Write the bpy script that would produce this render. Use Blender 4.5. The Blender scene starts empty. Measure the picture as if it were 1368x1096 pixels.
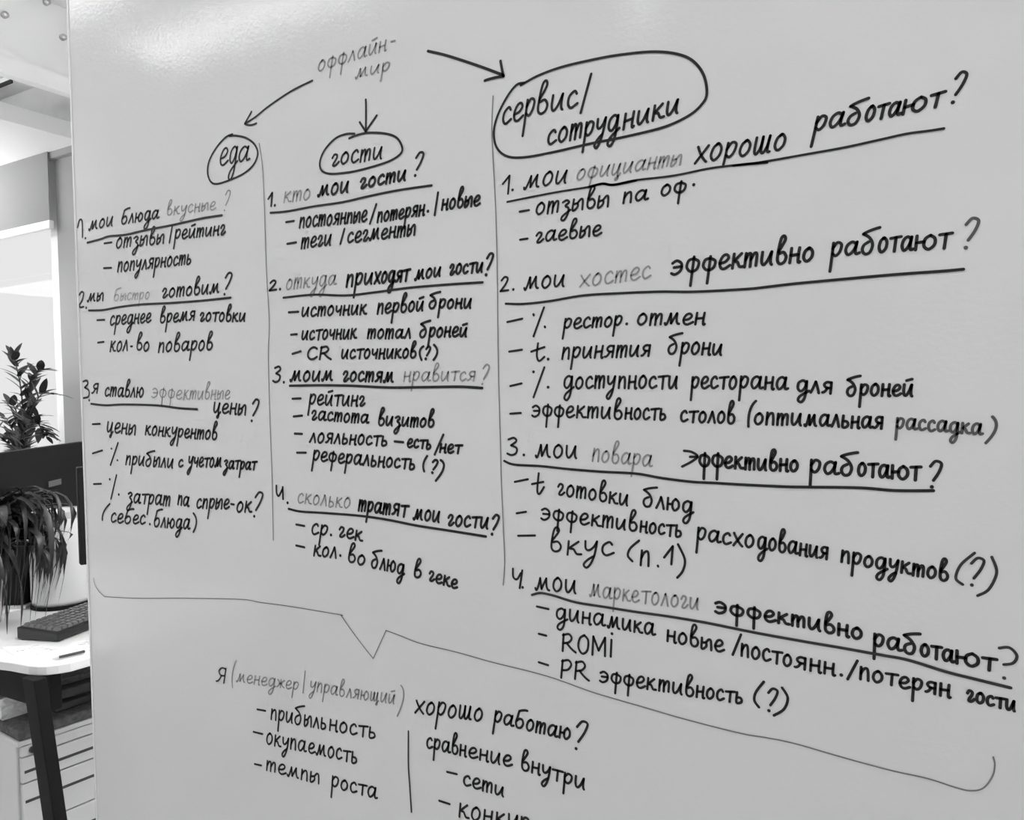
import bpy, bmesh, math, random
from mathutils import Vector, Matrix

# ------------------------------------------------------------------ camera
S = bpy.context.scene
COL = S.collection
FPX, IW, IH = 1060.0, 1368, 1096
YAW = math.atan(1834 / FPX)          # heading between the board's run and the optical axis
PITCH = math.atan(0.020)
ROLL = 0.025
fh = Vector((-math.cos(YAW), math.sin(YAW), 0))
r0 = Vector((fh.y, -fh.x, 0))
CF = (fh * math.cos(PITCH) + Vector((0, 0, -math.sin(PITCH)))).normalized()
u0 = r0.cross(CF)
CR = (r0 - ROLL * u0).normalized()
CU = CR.cross(CF)


def ray(px, py):
    return CF + CR * ((px - 684) / FPX) - CU * ((py - 548) / FPX)


EYE = 1.45
_q = ray(107.5, 500)
CAM = Vector((-1.55 * _q.x, -1.55 * _q.y, EYE))


def at(px, py, depth):
    return CAM + ray(px, py) * depth


def on(px, py, axis, val):
    v = ray(px, py)
    return CAM + v * ((val - CAM[axis]) / v[axis])


cd = bpy.data.cameras.new('camera')
cd.sensor_width = 36.0
cd.sensor_fit = 'HORIZONTAL'
cd.lens = 36.0 * FPX / IW
cd.clip_start = 0.01
cam = bpy.data.objects.new('camera', cd)
cam.matrix_world = Matrix(((CR.x, CU.x, -CF.x, CAM.x), (CR.y, CU.y, -CF.y, CAM.y), (CR.z, CU.z, -CF.z, CAM.z), (0, 0, 0, 1)))
COL.objects.link(cam)
S.camera = cam

# ------------------------------------------------------------------ light
vs = S.view_settings
S.display_settings.display_device = 'sRGB'
vs.view_transform = 'Standard'
vs.look = 'None'
vs.gamma = 1.0
vs.use_curve_mapping = False
vs.exposure = 0.13
w = bpy.data.worlds.new('overcast_sky')
S.world = w
w.use_nodes = True
bg = w.node_tree.nodes['Background']
bg.inputs[0].default_value = (1, 1, 1, 1)
bg.inputs[1].default_value = 0.74


def area(name, loc, rot, sx, sy, watts):
    l = bpy.data.lights.new(name, 'AREA')
    l.shape = 'RECTANGLE'
    l.size, l.size_y, l.energy = sx, sy, watts
    o = bpy.data.objects.new(name, l)
    o.location, o.rotation_euler = loc, rot
    COL.objects.link(o)
    return o


# ------------------------------------------------------------------ materials
def mat(name, grey, rough=0.5, spec=0.5, emit=0.0, bump=0.0, bscale=60.0, mott=0.0, mscale=8.0, metal=0.0):
    m = bpy.data.materials.new(name)
    m.use_nodes = True
    nt = m.node_tree
    b = nt.nodes['Principled BSDF']
    b.inputs['Base Color'].default_value = (grey, grey, grey, 1)
    b.inputs['Roughness'].default_value = rough
    b.inputs['Specular IOR Level'].default_value = spec
    b.inputs['Metallic'].default_value = metal
    tc = nt.nodes.new('ShaderNodeTexCoord')
    if emit:
        b.inputs['Emission Color'].default_value = (1, 1, 1, 1)
        b.inputs['Emission Strength'].default_value = emit
    if mott:
        n = nt.nodes.new('ShaderNodeTexNoise')
        n.inputs['Scale'].default_value = mscale
        n.inputs['Detail'].default_value = 4
        nt.links.new(tc.outputs['Object'], n.inputs['Vector'])
        r = nt.nodes.new('ShaderNodeValToRGB')
        a, c = max(0, grey * (1 - mott)), min(1, grey * (1 + mott))
        r.color_ramp.elements[0].position, r.color_ramp.elements[1].position = 0.3, 0.7
        r.color_ramp.elements[0].color, r.color_ramp.elements[1].color = (a, a, a, 1), (c, c, c, 1)
        nt.links.new(n.outputs['Fac'], r.inputs['Fac'])
        nt.links.new(r.outputs['Color'], b.inputs['Base Color'])
    if bump:
        n = nt.nodes.new('ShaderNodeTexNoise')
        n.inputs['Scale'].default_value = bscale
        n.inputs['Detail'].default_value = 3
        nt.links.new(tc.outputs['Object'], n.inputs['Vector'])
        bp = nt.nodes.new('ShaderNodeBump')
        bp.inputs['Strength'].default_value = bump
        bp.inputs['Distance'].default_value = 0.002
        nt.links.new(n.outputs['Fac'], bp.inputs['Height'])
        nt.links.new(bp.outputs['Normal'], b.inputs['Normal'])
    return m


M = dict(
    board=mat('board_enamel', 0.80, 0.06, 0.5, bump=0.12, bscale=150, mott=0.012, mscale=3),
    trim=mat('board_edge_white', 0.86, 0.4),
    ink=mat('black_marker_ink', 0.018, 0.55, 0.3),
    inkf=mat('paler_black_marker_ink', 0.035, 0.5, 0.35),  # a step paler; the right-end marks carry painted glare
    inkg=mat('grey_marker_ink', 0.32, 0.6, 0.3),
    inkp=mat('pale_grey_marker_ink', 0.42, 0.6, 0.3),
    inkt=mat('thin_line_ink', 0.20, 0.6, 0.3),
    wall=mat('wall_paint', 0.80, 0.7, 0.3, bump=0.1, bscale=90),
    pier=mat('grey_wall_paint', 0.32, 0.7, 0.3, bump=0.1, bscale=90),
    ceil=mat('ceiling_paint', 0.82, 0.8, 0.2, bump=0.1, bscale=60),
    conc=mat('raw_concrete', 0.72, 0.7, 0.3, mott=0.14, mscale=2.2, bump=0.2, bscale=20),
    floor=mat('carpet_tile', 0.5, 0.9, 0.2, mott=0.12, mscale=40, bump=0.3, bscale=200),
    frame=mat('window_frame_white', 0.85, 0.35),
    blind=mat('roller_blind_cloth', 0.28, 0.85, 0.2, bump=0.15, bscale=300),
    white=mat('white_plastic', 0.83, 0.35),
    desk=mat('white_laminate', 0.84, 0.35, 0.4, mott=0.01),
    black=mat('black_powder_coat', 0.006, 0.65, 0.2, bump=0.08, bscale=300),
    mon=mat('black_monitor_plastic', 0.010, 0.6, 0.2, bump=0.06, bscale=400),
    screen=mat('dark_screen_glass', 0.01, 0.15, 0.5),
    badge=mat('grey_badge_metal', 0.22, 0.35, metal=0.6),
    key=mat('keycap_grey', 0.15, 0.22, 0.6),
    kbd=mat('keyboard_dark_case', 0.018, 0.4, 0.5),
    leaf=mat('dark_leaf', 0.032, 0.38, 0.5, mott=0.35, mscale=14),
    leafz=mat('glossy_leaf', 0.04, 0.35, 0.5, mott=0.3, mscale=14),
    stem=mat('plant_stem', 0.07, 0.5, 0.4, mott=0.2, mscale=30),
    soil=mat('potting_soil', 0.03, 0.95, 0.1, mott=0.4, mscale=60, bump=0.6, bscale=120),
    pot=mat('white_ceramic', 0.80, 0.3),
    cab=mat('pale_grey_cabinet', 0.62, 0.42, 0.4, bump=0.04, bscale=300),
    pad=mat('dark_felt_pad', 0.11, 0.95, 0.1, mott=0.3, mscale=80, bump=0.4, bscale=200),
    folder=mat('charcoal_card', 0.055, 0.6, 0.3, mott=0.15, mscale=10),
    paper=mat('paper', 0.86, 0.8, 0.2),
    sack=mat('white_paper_bag', 0.72, 0.8, 0.2, bump=0.5, bscale=14),
    metal=mat('brushed_metal', 0.55, 0.3, metal=0.9),
    inkm=mat('glare_paled_marker_ink', 0.11, 0.55, 0.3),  # window glare on the right-end words, painted in as paler ink
    lampf=mat('fill_lamp_diffuser', 0.9, 0.4, emit=3.4),
    lampw=mat('faint_fill_diffuser', 0.9, 0.4, emit=1.5),
    lampd=mat('dim_lamp_diffuser', 0.9, 0.4, emit=3.8),
    lamp=mat('lamp_and_fill_diffuser', 0.9, 0.4, emit=8.5),
)
g = bpy.data.materials.new('window_glass')
g.use_nodes = True
nt = g.node_tree
for n in list(nt.nodes):
    if n.type == 'BSDF_PRINCIPLED':
        nt.nodes.remove(n)
mx = nt.nodes.new('ShaderNodeMixShader')
tr = nt.nodes.new('ShaderNodeBsdfTransparent')
gl = nt.nodes.new('ShaderNodeBsdfGlossy')
gl.inputs['Roughness'].default_value = 0.02
mx.inputs[0].default_value = 0.012
nt.links.new(tr.outputs[0], mx.inputs[1])
nt.links.new(gl.outputs[0], mx.inputs[2])
nt.links.new(mx.outputs[0], nt.nodes['Material Output'].inputs['Surface'])
M['glass'] = g
g2 = bpy.data.materials.new('frosted_panel')
g2.use_nodes = True
t2 = g2.node_tree
q2 = t2.nodes['Principled BSDF']
q2.inputs['Base Color'].default_value = (.92, .92, .92, 1)
q2.inputs['Roughness'].default_value = 0.25
tl = t2.nodes.new('ShaderNodeBsdfTranslucent')
tl.inputs['Color'].default_value = (.9, .9, .9, 1)
tp = t2.nodes.new('ShaderNodeBsdfTransparent')
m1, m2 = t2.nodes.new('ShaderNodeMixShader'), t2.nodes.new('ShaderNodeMixShader')
m1.inputs[0].default_value = 0.4
m2.inputs[0].default_value = 0.06
t2.links.new(q2.outputs[0], m1.inputs[1])
t2.links.new(tl.outputs[0], m1.inputs[2])
t2.links.new(m1.outputs[0], m2.inputs[1])
t2.links.new(tp.outputs[0], m2.inputs[2])
t2.links.new(m2.outputs[0], t2.nodes['Material Output'].inputs['Surface'])
M['frost'] = g2


# ------------------------------------------------------------------ builders
def tag(o, label=None, cat=None, group=None, kind=None):
    if label: o['label'] = label
    if cat: o['category'] = cat
    if group: o['group'] = group
    if kind: o['kind'] = kind
    return o


def empty(name, loc=(0, 0, 0), rz=0.0):
    o = bpy.data.objects.new(name, None)
    o.empty_display_size = 0.05
    o.location = loc
    o.rotation_euler = (0, 0, rz)
    COL.objects.link(o)
    return o


def obj(name, bm, m, parent=None, smooth=False, bevel=0.0):
    me = bpy.data.meshes.new(name)
    bm.normal_update()
    bm.to_mesh(me)
    bm.free()
    o = bpy.data.objects.new(name, me)
    me.materials.append(m)
    COL.objects.link(o)
    if parent: o.parent = parent
    if smooth:
        for p in me.polygons: p.use_smooth = True
    if bevel:
        b = o.modifiers.new('edge', 'BEVEL')
        b.width, b.segments, b.limit_method = bevel, 2, 'ANGLE'
    return o


def box(bm, x0, y0, z0, x1, y1, z1, mx=None):
    vs_ = [bm.verts.new((x, y, z)) for z in (z0, z1) for y in (y0, y1) for x in (x0, x1)]
    for f in ((0, 2, 3, 1), (4, 5, 7, 6), (0, 1, 5, 4), (2, 6, 7, 3), (0, 4, 6, 2), (1, 3, 7, 5)):
        bm.faces.new([vs_[i] for i in f])
    if mx is not None:
        for v in vs_: v.co = mx @ v.co
    return vs_


def bx(*a, mx=None):
    bm = bmesh.new()
    box(bm, *a, mx=mx)
    return bm


def prism(bm, pts, z0, z1):
    lo = [bm.verts.new((p[0], p[1], z0)) for p in pts]
    hi = [bm.verts.new((p[0], p[1], z1)) for p in pts]
    n = len(pts)
    bm.faces.new(list(reversed(lo)))
    bm.faces.new(hi)
    for i in range(n):
        bm.faces.new((lo[i], lo[(i + 1) % n], hi[(i + 1) % n], hi[i]))
    return bm


def lathe(bm, prof, cx=0, cy=0, seg=40, close=True):
    rings = []
    for r, z in prof:
        rings.append([bm.verts.new((cx + r * math.cos(2 * math.pi * i / seg), cy + r * math.sin(2 * math.pi * i / seg), z)) for i in range(seg)])
    for a, b in zip(rings, rings[1:]):
        for i in range(seg):
            bm.faces.new((a[i], a[(i + 1) % seg], b[(i + 1) % seg], b[i]))
    if close:
        bm.faces.new(list(reversed(rings[0])))
        bm.faces.new(rings[-1])
    return bm


def tube(bm, pts, rad, seg=8):
    pts = [Vector(p) for p in pts]
    rings = []
    for i, p in enumerate(pts):
        t = (pts[min(i + 1, len(pts) - 1)] - pts[max(i - 1, 0)]).normalized()
        a = t.cross(Vector((0, 0, 1)))
        if a.length < 1e-3: a = t.cross(Vector((1, 0, 0)))
        a.normalize()
        b = t.cross(a)
        r = rad[i] if isinstance(rad, (list, tuple)) else rad
        rings.append([bm.verts.new(p + a * r * math.cos(2 * math.pi * k / seg) + b * r * math.sin(2 * math.pi * k / seg)) for k in range(seg)])
    for a, b in zip(rings, rings[1:]):
        for k in range(seg):
            bm.faces.new((a[k], a[(k + 1) % seg], b[(k + 1) % seg], b[k]))
    bm.faces.new(rings[0])
    bm.faces.new(list(reversed(rings[-1])))
    return bm


def crom(pts, n=6):
    """a smooth curve through the points"""
    if len(pts) < 3: return [tuple(p) for p in pts]
    out = []
    P = [pts[0]] + list(pts) + [pts[-1]]
    for i in range(1, len(P) - 2):
        a, b, c, d = P[i - 1], P[i], P[i + 1], P[i + 2]
        for k in range(n):
            t = k / n
            out.append(tuple(0.5 * (2 * b[j] + (c[j] - a[j]) * t + (2 * a[j] - 5 * b[j] + 4 * c[j] - d[j]) * t * t + (3 * b[j] - a[j] - 3 * c[j] + d[j]) * t ** 3) for j in range(len(b))))
    out.append(tuple(pts[-1]))
    return out

# ------------------------------------------------------------------ the marker board
BW, BH, BT = 2.3, 2.62, 0.035
board = obj('whiteboard', bx(0.0045, 0.0, 0.03, BW, BT, BH), M['board'])
tag(board, 'large glossy whiteboard covered in columns of handwritten marker notes', 'whiteboard')
obj('edge_trim', bx(0.0, -0.0015, 0.03, 0.0045, BT + 0.001, BH), M['trim'], board)
obj('edge_trim', bx(BW, -0.002, 0.03, BW + 0.006, BT + 0.001, BH), M['trim'], board)
obj('edge_trim', bx(0.0, -0.002, BH, BW + 0.006, BT + 0.001, BH + 0.006), M['trim'], board)
for fx in (0.3, 2.0):
    obj('support_foot', bx(fx - 0.03, -0.16, 0.0, fx + 0.03, 0.2, 0.03), M['black'], board)

# letter forms: width, then strokes of x,y points (baseline 0, x-height 1)
GL = {
 'а': (.85, '.62,.85 .4,1 .14,.8 .05,.38 .2,.04 .42,.18 .6,.55 .68,.95|.68,.97 .62,.4 .68,.06 .88,.12'),
 'б': (.8, '.88,1.72 .55,1.68 .22,1.52|.22,1.52 .12,.9 .05,.4 .2,.03 .48,.05 .65,.4 .55,.78 .3,.82 .1,.6'),
 'Б': (.85, '.02,1.42 .4,1.62 .95,1.78|.04,1.42 .42,1.1 .62,.6 .5,.1 .22,.0 .04,.3 .12,.65 .4,.85'),
 'в': (.68, '.1,.85 .3,1.25 .46,1.7 .36,1.95 .2,1.75 .1,.9 .1,.25 .28,.0 .52,.12 .6,.48 .42,.8 .16,.72'),
 'г': (.58, '.02,.72 .16,1 .38,.92 .36,.62 .18,.25 .14,.03 .34,.02 .58,.3'),
 'д': (.8, '.6,.85 .38,1 .1,.75 .07,.25 .28,.03 .52,.35 .64,.95|.64,.95 .62,.1 .54,-.6 .32,-.95 .12,-.78 .26,-.4 .82,.1'),
 'е': (.66, '.05,.42 .38,.5 .56,.78 .42,1 .2,.9 .05,.5 .12,.12 .34,.0 .68,.22'),
 'ж': (.85, '.05,.95 .3,.5 .05,.05|.42,1 .42,0|.8,.95 .5,.5 .82,.05|.3,.5 .52,.5'),
 'з': (.62, '.05,.85 .3,1 .5,.8 .26,.5 .5,.25 .48,-.3 .28,-.8 .08,-.72 .16,-.4 .64,.08'),
 'и': (.78, '.06,.98 .05,.32 .18,.02 .4,.3 .62,.96|.62,.96 .59,.3 .68,.0'),
 'й': (.78, '.06,.98 .05,.32 .18,.02 .4,.3 .62,.96|.62,.96 .59,.3 .68,.0|.22,1.32 .62,1.45'),
 'к': (.68, '.08,1 .05,0|.54,.98 .14,.5 .32,.42 .48,.08 .7,.06'),
 'л': (.62, '.0,.02 .14,.42 .3,1|.3,1 .44,.5 .54,.02'),
 'м': (1.0, '.0,.12 .12,.05 .32,.96|.32,.96 .4,.1|.4,.1 .72,.98|.72,.98 .76,.25 .92,.05'),
 'н': (.68, '.08,1 .05,0|.06,.5 .52,.55|.57,1 .54,.1 .66,.02'),
 'о': (.68, '.36,1 .12,.78 .05,.3 .25,0 .52,.25 .56,.7 .36,1 .24,.92'),
 'п': (.64, '.08,1 .05,0|.06,.45 .22,.85 .42,.98 .5,.7 .52,0'),
 'р': (.66, '.08,1 .06,0 .03,-1|.06,.6 .3,1 .56,.85 .5,.35 .28,.08 .08,.25'),
 'с': (.6, '.5,.82 .36,1 .1,.75 .06,.3 .25,.02 .6,.22'),
 'т': (.86, '.06,1 .04,0|.05,.5 .22,.95 .36,.88 .37,0|.38,.5 .56,.95 .72,.88 .72,.05'),
 'Т': (.66, '.0,.95 .72,1.03|.37,1 .33,0'),
 'у': (.68, '.05,1 .08,.48 .24,.35 .46,.6 .6,1|.6,1 .52,.1 .36,-.6 .16,-.92 .02,-.7 .2,-.35 .5,-.05'),
 'ф': (.82, '.4,.95 .12,.85 .05,.4 .3,.08 .64,.2 .72,.7 .4,.96|.42,1.08 .39,0 .37,-.9'),
 'Р': (.66, '.08,1 .06,0 .04,-.35|.06,.6 .3,1 .56,.85 .5,.35 .28,.08 .08,.25'),
 'х': (.7, '.05,1 .35,.4 .66,0|.64,1 .05,0'),
 'ц': (.74, '.05,1 .05,.3 .2,.02 .42,.3 .54,.95|.54,.95 .52,.05 .6,-.15 .54,-.48 .42,-.4 .74,.08'),
 'ч': (.66, '.05,1 .08,.55 .25,.4 .5,.65|.56,1 .52,0'),
 'ш': (1.0, '.05,1 .06,.2 .2,.02 .38,.4 .42,1|.42,1 .43,.2 .56,.02 .74,.4 .8,1|.8,1 .78,.2 .92,.05'),
 'щ': (1.05, '.05,1 .06,.2 .2,.02 .38,.4 .42,1|.42,1 .43,.2 .56,.02 .74,.4 .8,1|.8,1 .78,.1 .86,-.2 .8,-.42 .7,-.3 1.0,.1'),
 'ы': (.84, '.06,1 .04,.05 .2,.02 .38,.3 .34,.6 .1,.55|.34,.6 .55,.95 .7,.85 .74,.0'),
 'ь': (.6, '.1,1 .07,.08 .3,0 .5,.2 .4,.5 .1,.52'),
 'э': (.72, '.05,.85 .3,1 .58,.75 .56,.25 .26,0 .02,.12|.16,.52 .6,.54'),
 'ю': (1.0, '.06,1 .05,0|.06,.48 .4,.52|.62,1 .42,.7 .42,.25 .6,0 .86,.3 .84,.75 .62,1'),
 'Ю': (1.25, '.06,1 .05,0|.06,.5 .5,.56|.85,1 .56,.75 .52,.25 .8,0 1.12,.3 1.12,.75 .85,1'),
 'я': (.72, '.6,1 .57,0|.58,.97 .3,1 .12,.76 .28,.5 .56,.5|.34,.5 .18,.15 .0,.06'),
 '?': (.7, '.02,1.5 .3,1.86 .62,1.68 .5,1.1 .2,.5|.12,.04'),
 '.': (.3, '.12,.05'),
 'C': (.95, '.8,1.35 .5,1.52 .16,1.2 .06,.5 .3,.02 .6,.02 .88,.3'),
 'R': (1.05, '.1,1.5 .05,0|.05,1.4 .5,1.55 .72,1.2 .5,.82 .08,.7|.35,.75 .7,.3 1.05,.0'),
 'P': (.85, '.1,1.5 .05,0|.05,1.4 .5,1.55 .72,1.2 .5,.75 .08,.65'),
 'O': (.95, '.5,1.5 .16,1.2 .06,.5 .36,.0 .74,.3 .8,1.1 .5,1.5'),
 'M': (1.2, '.05,0 .1,1.5|.1,1.5 .52,.4|.52,.4 1.0,1.5|1.0,1.5 1.02,0'),
 'I': (.4, '.15,1.35 .12,0|.18,1.85'),
 '2': (.7, '.05,1.25 .28,1.6 .52,1.4 .4,.8 .05,.05|.05,.05 .66,.08'),
 '3': (.6, '.05,1.45 .35,1.6 .5,1.3 .2,.9|.2,.9 .52,.65 .5,.2 .25,0 .0,.15'),
}
GLY = {k: (v[0], [[tuple(map(float, p.split(','))) for p in st.split()] for st in v[1].split('|')]) for k, v in GL.items()}
YB = -0.0006
rnd = random.Random(5)


def ribbon(bm, pts, wd, yo):
    """one marker stroke: a flat band of ink with round ends; pts are (x, z) on the board in metres"""
    q = [pts[0]]
    for p in pts[1:]:
        if math.hypot(p[0] - q[-1][0], p[1] - q[-1][1]) > wd * 0.18: q.append(p)
    h = wd / 2
    if len(q) == 1:
        c = q[0]
        bm.faces.new([bm.verts.new((c[0] + h * 1.3 * math.cos(a * math.pi / 6), yo, c[1] + h * 1.3 * math.sin(a * math.pi / 6))) for a in range(12)])
        return
    n = len(q)
    L, R = [], []
    for i in range(n):
        a, b = q[max(i - 1, 0)], q[min(i + 1, n - 1)]
        dx, dz = b[0] - a[0], b[1] - a[1]
        l = math.hypot(dx, dz) or 1e-9
        nx, nz = -dz / l, dx / l
        L.append(bm.verts.new((q[i][0] + nx * h, yo, q[i][1] + nz * h)))
        R.append(bm.verts.new((q[i][0] - nx * h, yo, q[i][1] - nz * h)))
    for i in range(n - 1):
        bm.faces.new((L[i], R[i], R[i + 1], L[i + 1]))
    for c, p, s, e in ((q[0], q[1], L[0], R[0]), (q[-1], q[-2], R[-1], L[-1])):
        a0 = math.atan2(s.co.z - c[1], s.co.x - c[0])
        arc = [bm.verts.new((c[0] + h * math.cos(a0 + k * math.pi / 6), yo, c[1] + h * math.sin(a0 + k * math.pi / 6))) for k in range(1, 6)]
        bm.faces.new([s] + arc + [e])


def ink(bm, pxpts, wd, yo=YB, smooth=True):
    """a stroke read off the photograph, laid where it stands on the board's own plane"""
    if len(pxpts) == 3 and smooth:       # a plain bow through its middle point
        a, m, b = pxpts
        k = (2 * m[0] - (a[0] + b[0]) / 2, 2 * m[1] - (a[1] + b[1]) / 2)
        c = [((1 - t) ** 2 * a[0] + 2 * t * (1 - t) * k[0] + t * t * b[0], (1 - t) ** 2 * a[1] + 2 * t * (1 - t) * k[1] + t * t * b[1]) for t in (i / 12 for i in range(13))]
    else:
        c = crom(pxpts, 7) if smooth else pxpts
    P = [on(p[0], p[1], 1, 0.0) for p in c]
    ribbon(bm, [(p.x, p.z) for p in P], wd, yo)


def word(bm, text, pts, xh, wd, slant=0.12):
    """letters along a baseline; '|' splits the text at each inner point of the baseline"""
    segs = text.split('|')
    for s, A, B in zip(segs, pts, pts[1:]):
        tot = sum(GLY[c][0] for c in s) + 0.14 * (len(s) - 1)
        L = math.hypot(B[0] - A[0], B[1] - A[1])
        k = L / tot * (0.95 if s is not segs[-1] else 1)
        ex, ey = (B[0] - A[0]) / L, (B[1] - A[1]) / L
        x = 0.0
        for c in s:
            gw, strokes = GLY[c]
            hs = xh * rnd.uniform(0.94, 1.05)
            dy = rnd.uniform(-0.03, 0.03) * xh
            for st in strokes:
                ink(bm, [(A[0] + ex * (x + p[0]) * k + slant * p[1] * hs, A[1] + ey * (x + p[0]) * k - p[1] * hs + dy) for p in st], wd)
            x += gw + 0.14


def line(items, m='ink', wd=0.0038, name='handwritten_line', label=None, slant=0.12):
    """one written line: items are (text, baseline points, x-height) or bare stroke point lists; a wide gap starts a new part"""
    runs, end = [], None
    for it in items:
        pts = it[1] if isinstance(it, tuple) else it
        x0, x1 = min(p[0] for p in pts), max(p[0] for p in pts)
        if end is None or on(x0, 548, 1, 0).x - on(end, 548, 1, 0).x > 0.0185: runs.append([])
        end = x1
        runs[-1].append(it)
    for run in runs:
        bm = bmesh.new()
        for it in run:
            if isinstance(it, tuple):
                word(bm, it[0], it[1], it[2], wd * (it[3] if len(it) > 3 else 1), slant)
            else:
                ink(bm, it, wd)
        o = obj(name, bm, M[m], board)
        o['label'] = label or {'ink': 'black marker handwriting', 'inkf': 'black marker handwriting slightly paled by painted glare'}.get(m, 'black marker handwriting greyed by painted glare')
    return o


def grey(items, wd=0.0026, m='inkg', slant=0.12):
    return line(items, m, wd, 'handwritten_word', 'faint grey marker handwriting', slant)


def rule(pts, wd=0.0042, m='ink', name='underline', label='black marker underline', smooth=True):
    bm = bmesh.new()
    ink(bm, pts, wd, YB - 0.0002, smooth)
    o = obj(name, bm, M[m], board)
    o['label'] = label
    return o


def shape(strokes, wd, name, label, m='ink', smooth=True):
    bm = bmesh.new()
    for s in strokes: ink(bm, s, wd, YB - 0.0001, smooth)
    o = obj(name, bm, M[m], board)
    o['label'] = label
    return o


# heading row
grey([('оффлайн', [(424.5, 96), (516, 67.5)], 14), [(523, 56), (528, 54.5)]], 0.0028)
grey([('мир', [(475, 105), (521, 94)], 12)], 0.0028)
shape([[(417.6, 108), (390.5, 121.4), (360.4, 141.4), (340.3, 157.5), (327.3, 165.5)], [(336.3, 149.5), (331.3, 158.5), (327.3, 165.5)], [(327.3, 165.5), (334.3, 167.5), (342.7, 165)]], 0.0034, 'arrow', 'black arrow down towards the small oval')
shape([[(489, 133.4), (489.3, 150.5), (489, 175.6)], [(480.9, 163.5), (489, 176)], [(503.6, 154.5), (494, 168.5), (489, 176)]], 0.0036, 'arrow', 'short black arrow pointing straight down')
shape([[(572, 68.5), (594.7, 73.8), (620.8, 82), (647, 91), (673, 101)], [(669, 81.8), (670.6, 91), (673, 102)], [(673, 102), (659, 104.7), (648, 108)]], 0.004, 'arrow', 'black arrow pointing to the large oval')
shape([[(311, 179.6), (302, 183.6), (290, 196.7), (280, 214.7), (277.7, 230.8), (282, 242.9), (291, 245.9), (310, 239.8), (328, 230.8), (340, 218.8), (344.7, 204.7), (340, 192.7), (329, 184.6), (316, 181.6), (307, 182)]], 0.0036, 'oval_outline', 'small black oval around a heading')
line([('е', [(293, 222.5), (304, 220)], 22), ('д', [(306, 220), (317, 218)], 22), ('а', [(318, 218), (333, 215)], 20)], wd=0.0036)
shape([[(474, 179), (462, 179.6), (448, 185.6), (434, 200.7), (427.7, 216.7), (430, 227.8), (440, 232.4), (456, 231.8), (476, 228.8), (502.4, 221.8), (522.4, 214.7), (535.5, 205.7), (537.5, 196.7), (530.5, 184.6), (516.4, 179), (494, 177.6), (478, 180.6), (466.8, 185)]], 0.0036, 'oval_outline', 'black oval around the middle heading')
line([('гости', [(442.7, 222), (511, 211.5)], 16)], wd=0.0036)
shape([[(700, 111), (690, 114), (677.5, 130), (665, 155), (660, 177.5), (664, 197.5), (677.5, 209), (700, 210.5), (737.5, 204), (787.5, 192.5), (837.5, 182.5), (887.5, 170), (920, 155), (937.5, 140), (944.5, 125), (940, 100), (925, 81), (902.5, 72), (870, 69.5), (825, 74), (787.5, 81), (750, 90), (720, 101), (696, 114)]], 0.0034, 'oval_outline', 'large black oval around the two line heading')
line([('сер|вис', [(670.5, 167), (716, 154), (771, 143)], 23), [(790, 99), (776, 151)]], wd=0.0036)
line([('сотруд|ники', [(731, 194), (832, 173), (907, 151)], 20)], wd=0.0036)

# divider lines, brace and the lower bar
shape([[(346.5, 191.6), (351, 222.7), (353.7, 280), (356, 355), (360, 430), (358.9, 475), (361, 560), (363.7, 635), (365.5, 722)]], 0.0016, 'divider_line', 'thin grey vertical line after the narrow column', 'inkt')
shape([[(659, 128.4), (657.4, 170.6), (658.7, 205), (662.5, 280), (664.5, 355), (666, 485), (668.7, 585), (670, 640), (672.5, 700), (674.5, 750), (672.5, 782)]], 0.0016, 'divider_line', 'thin grey vertical line before the wide column', 'inkt')
shape([[(125.5, 772.5), (129, 785), (140, 797.5)], [(140, 797.5), (185, 799.5), (247.5, 799.5), (322.5, 801), (347.5, 805), (385, 810), (452, 821), (456, 822.5)], [(456, 822.5), (477, 852), (499, 880)], [(499, 880), (516, 842.5)], [(516, 842.5), (535, 849.5), (562.5, 860), (612, 872), (660, 885.5), (707.5, 897), (745, 908), (795, 926), (862, 945.5), (915, 961), (990, 980), (1026, 986), (1063.5, 994), (1126, 1012), (1188.5, 1029), (1238.5, 1040), (1276, 1052), (1296, 1056.5), (1313.5, 1053), (1326, 1037), (1329, 1022), (1327, 1011.5)]], 0.0015, 'brace_line', 'thin grey brace sweeping under all three columns', 'inkt')
shape([[(546, 977), (546, 1022), (548, 1054.5), (550, 1085)]], 0.0028, 'divider_line', 'short black vertical bar among the lowest notes', 'inkf')

# narrow column
N = 0.0040
line([[(104, 304), (106.5, 294.5), (110, 296), (110.5, 317)], [(114.5, 318.5)], ('мои', [(119, 307.5), (151, 301)], 12), ('блюда', [(162, 300), (212, 291.5)], 12)], wd=N)
grey([('вкусные', [(222.5, 288), (288, 280)], 11), ('?', [(299, 282.5), (306, 281)], 15)], .0024)
rule([(117, 324.5), (134, 320), (146, 316), (168, 314), (194, 308), (230.5, 301), (271, 292), (297, 288)])
line([[(139.6, 325.4), (149.6, 324)], ('отзывы', [(155, 332), (219.5, 325)], 13), [(230.5, 302), (226.5, 324.5)], ('рейтинг', [(233.5, 320), (301, 313)], 12)], wd=N)
line([[(139, 358.5), (149, 358)], ('популярность', [(157, 363.5), (255.5, 352.5)], 12.5)], wd=N)
line([[(106.5, 394), (109, 390.3), (112, 392), (110, 401), (106.5, 408), (108, 410.8), (112, 410)], [(115.5, 411.5)], ('мы', [(117, 403), (138.5, 401.5)], 10.5)], wd=N)
grey([('быстро', [(152, 402), (200, 399.5)], 9.5)], .0022, 'inkp')
line([('готовим', [(216.5, 398), (293, 391)], 12), ('?', [(298.5, 394), (308, 392)], 16)], wd=N)
rule([(119, 415), (138, 414.5), (160, 410.5), (190, 407), (230.5, 405), (271, 402), (308.5, 398)])
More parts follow.
